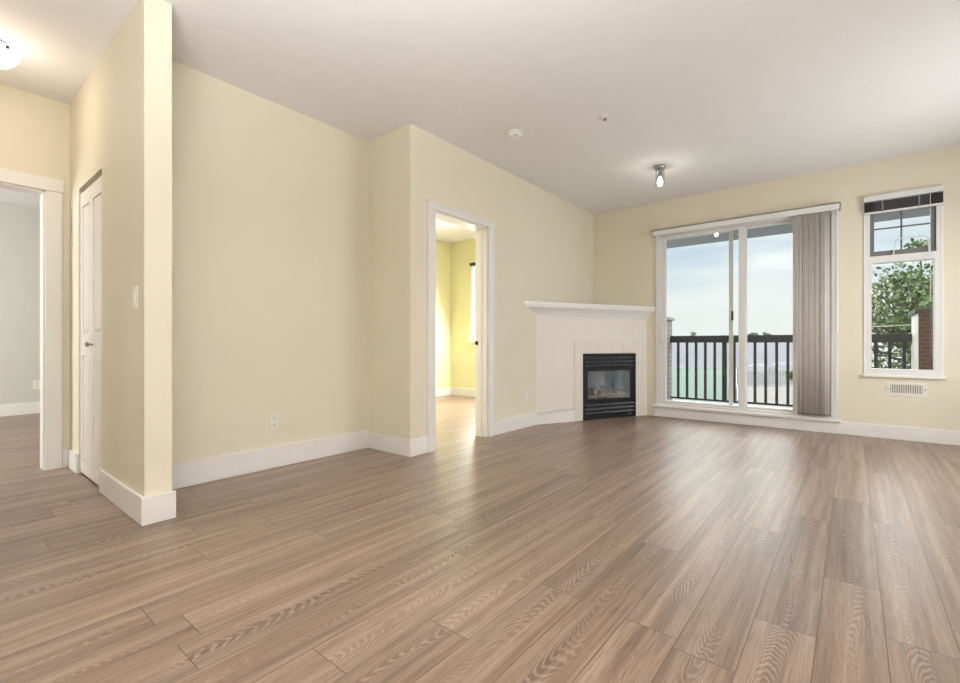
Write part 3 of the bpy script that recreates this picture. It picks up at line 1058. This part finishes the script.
def building(name, label, quad, top, wall, roof, par=.25):
    """quad: plan polygon"""
    cx_ = sum(p[0] for p in quad) / len(quad)
    cy2 = sum(p[1] for p in quad) / len(quad)
    t_ = thing(name, label, 'building', (cx_, cy2, GZ))
    MB().prism(quad, GZ, top - .02).build('walls', wall, t_)
    inner = [((p[0] - cx_) * .985 + cx_, (p[1] - cy2) * .985 + cy2) for p in quad]
    MB().prism(inner, top - .02, top).build('roof', roof, t_)
    pm = MB()
    n_ = len(quad)
    for i_ in range(n_):
        a_, b2 = quad[i_], quad[(i_ + 1) % n_]
        c_, e2 = inner[i_], inner[(i_ + 1) % n_]
        pm.prism([a_, b2, e2, c_], top - .02, top + par)
    pm.build('parapet', wall, t_)
    return t_


# teal roof, seen through the left pane
ga, gb = at(640, 20, 0), at(731, 20, 0)
gc, gd = at(731, 66, 0), at(610, 66, 0)
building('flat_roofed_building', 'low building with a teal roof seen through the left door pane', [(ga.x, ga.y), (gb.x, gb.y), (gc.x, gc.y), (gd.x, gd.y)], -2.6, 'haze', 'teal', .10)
ga, gb = at(737, 20, 0), at(850, 20, 0)
gc, gd = at(835, 38, 0), at(737, 38, 0)
building('flat_roofed_building', 'low building with a pale gravel roof seen through the right door pane', [(ga.x, ga.y), (gb.x, gb.y), (gc.x, gc.y), (gd.x, gd.y)], -2.6, 'haze', 'paleroof', .10)
ga, gb = at(736, 41, 0), at(840, 41, 0)
gc, gd = at(835, 74, 0), at(736, 74, 0)
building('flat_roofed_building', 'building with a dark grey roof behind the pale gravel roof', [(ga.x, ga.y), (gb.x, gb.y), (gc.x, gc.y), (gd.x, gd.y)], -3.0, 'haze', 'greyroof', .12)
for px, dd, ln in ((758, 62, 2.2), (786, 66, 3.2)):
    p = at(px, dd, -3.0)
    u_ = MB().box(p.x - ln / 2, p.x + ln / 2, p.y - .8, p.y + .8, -2.99, -2.1).box(p.x - ln * .3, p.x + ln * .3, p.y - .5, p.y + .5, -2.1, -1.9)
    tag(u_.build('rooftop_unit', 'whitewall'), 'white rooftop unit %s on the dark grey roof' % ('nearer the door frame' if px < 770 else 'nearer the blind'), 'rooftop unit')
ga, gb = at(560, 82, 0), at(845, 82, 0)
gc, gd = at(845, 110, 0), at(560, 110, 0)
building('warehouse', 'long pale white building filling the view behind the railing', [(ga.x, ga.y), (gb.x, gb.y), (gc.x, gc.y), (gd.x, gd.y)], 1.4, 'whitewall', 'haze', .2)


def foliage(c, rad, n_, leaf_s, sd, squash=1.0, lumps=14, extra=()):
    rg_ = random.Random(sd)
    cl_ = []
    for _ in range(lumps):
        v_ = Vector((rg_.gauss(0, 1), rg_.gauss(0, 1), rg_.gauss(0, 1))).normalized() * rad * rg_.uniform(.25, .95)
        v_.z *= squash
        cl_.append((Vector(c) + v_, rad * rg_.uniform(.18, .36)))
    cl_ += list(extra)
    mb_ = MB()
    vs_, fs_ = [], []
    for _ in range(n_):
        q, rr_ = rg_.choice(cl_)
        p = q + Vector((rg_.gauss(0, 1), rg_.gauss(0, 1), rg_.gauss(0, .8))) * rr_ * .55
        a_ = Vector((rg_.gauss(0, 1), rg_.gauss(0, 1), rg_.gauss(0, 1))).normalized()
        b2 = a_.cross(Vector((rg_.gauss(0, 1), rg_.gauss(0, 1), rg_.gauss(0, 1)))).normalized()
        s_ = leaf_s * rg_.uniform(.6, 1.3)
        k_ = len(vs_)
        vs_ += [p - a_ * s_, p + b2 * s_ * .5, p + a_ * s_, p - b2 * s_ * .5]
        fs_.append((k_, k_ + 1, k_ + 2, k_ + 3))
    mb_.add(vs_, fs_)
    return mb_, cl_


def tree(label, c, rad, n_, leaf_s, sd, mat, squash=1.0, lumps=14, group=None, extra=()):
    base = Vector((c[0], c[1], GZ))
    t_ = thing('tree', label, 'tree', tuple(base), group)
    mb_, cl_ = foliage(c, rad, n_, leaf_s, sd, squash, lumps, extra)
    mb_.build('foliage', mat, t_)
    tr = MB()
    mid = Vector((c[0], c[1], c[2] - rad * .5 * squash))
    tr.tube([base, base.lerp(mid, .5) + Vector((.08, 0, 0)), mid, Vector(c)], [rad * .11, rad * .085, rad * .06, rad * .02], 8)
    tr.build('trunk', 'bark', t_)
    br = MB()
    for q, _r in cl_:
        br.tube([mid, mid.lerp(q, .55) + Vector((0, 0, -.05 * rad)), q], [rad * .03, rad * .018, rad * .006], 5)
    br.build('branches', 'bark', t_)
    return t_


p = at(932, 14.5, 1.75)
tree('big leafy green tree outside the small window', p, 2.5, 12500, .085, 5, 'leaf', 1.05, 60, extra=[(at(919, 14.5, 4.0), .26)])
p = at(800, 18.2, -.35)
tree('bright green tree top low behind the railing near the blind', p, .55, 900, .075, 8, 'leaf3', .8, 10)
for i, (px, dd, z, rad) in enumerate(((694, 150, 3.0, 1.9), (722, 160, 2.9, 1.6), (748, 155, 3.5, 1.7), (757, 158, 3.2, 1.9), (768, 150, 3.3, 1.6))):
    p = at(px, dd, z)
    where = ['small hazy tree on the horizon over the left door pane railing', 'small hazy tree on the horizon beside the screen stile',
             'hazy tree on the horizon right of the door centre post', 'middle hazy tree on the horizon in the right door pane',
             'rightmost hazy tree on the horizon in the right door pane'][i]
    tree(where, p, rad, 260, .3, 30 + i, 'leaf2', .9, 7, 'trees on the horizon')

# cord strung above the railing from the pillar to a short stake on the top rail
lc = thing('string_line', 'thin pale cord strung above the railing from the right brick pillar', 'cord', (.03, 7.6, 1.05))
pts = []
for i in range(15):
    f_ = i / 14
    pts.append((.572 + (.03 - .572) * f_, 7.6, 1.158 - .012 * f_ - .006 * math.sin(math.pi * f_)))
MB().tube(pts, .0065, 6).build('cord', 'cable', lc, smooth=True)
MB().tube([(.03, 7.6, 1.045), (.03, 7.6, 1.155)], .006, 8).build('stake', 'darkmetal', lc, smooth=True)

for o in list(bpy.data.objects):
    if '_o' in o:
        del o['_o']
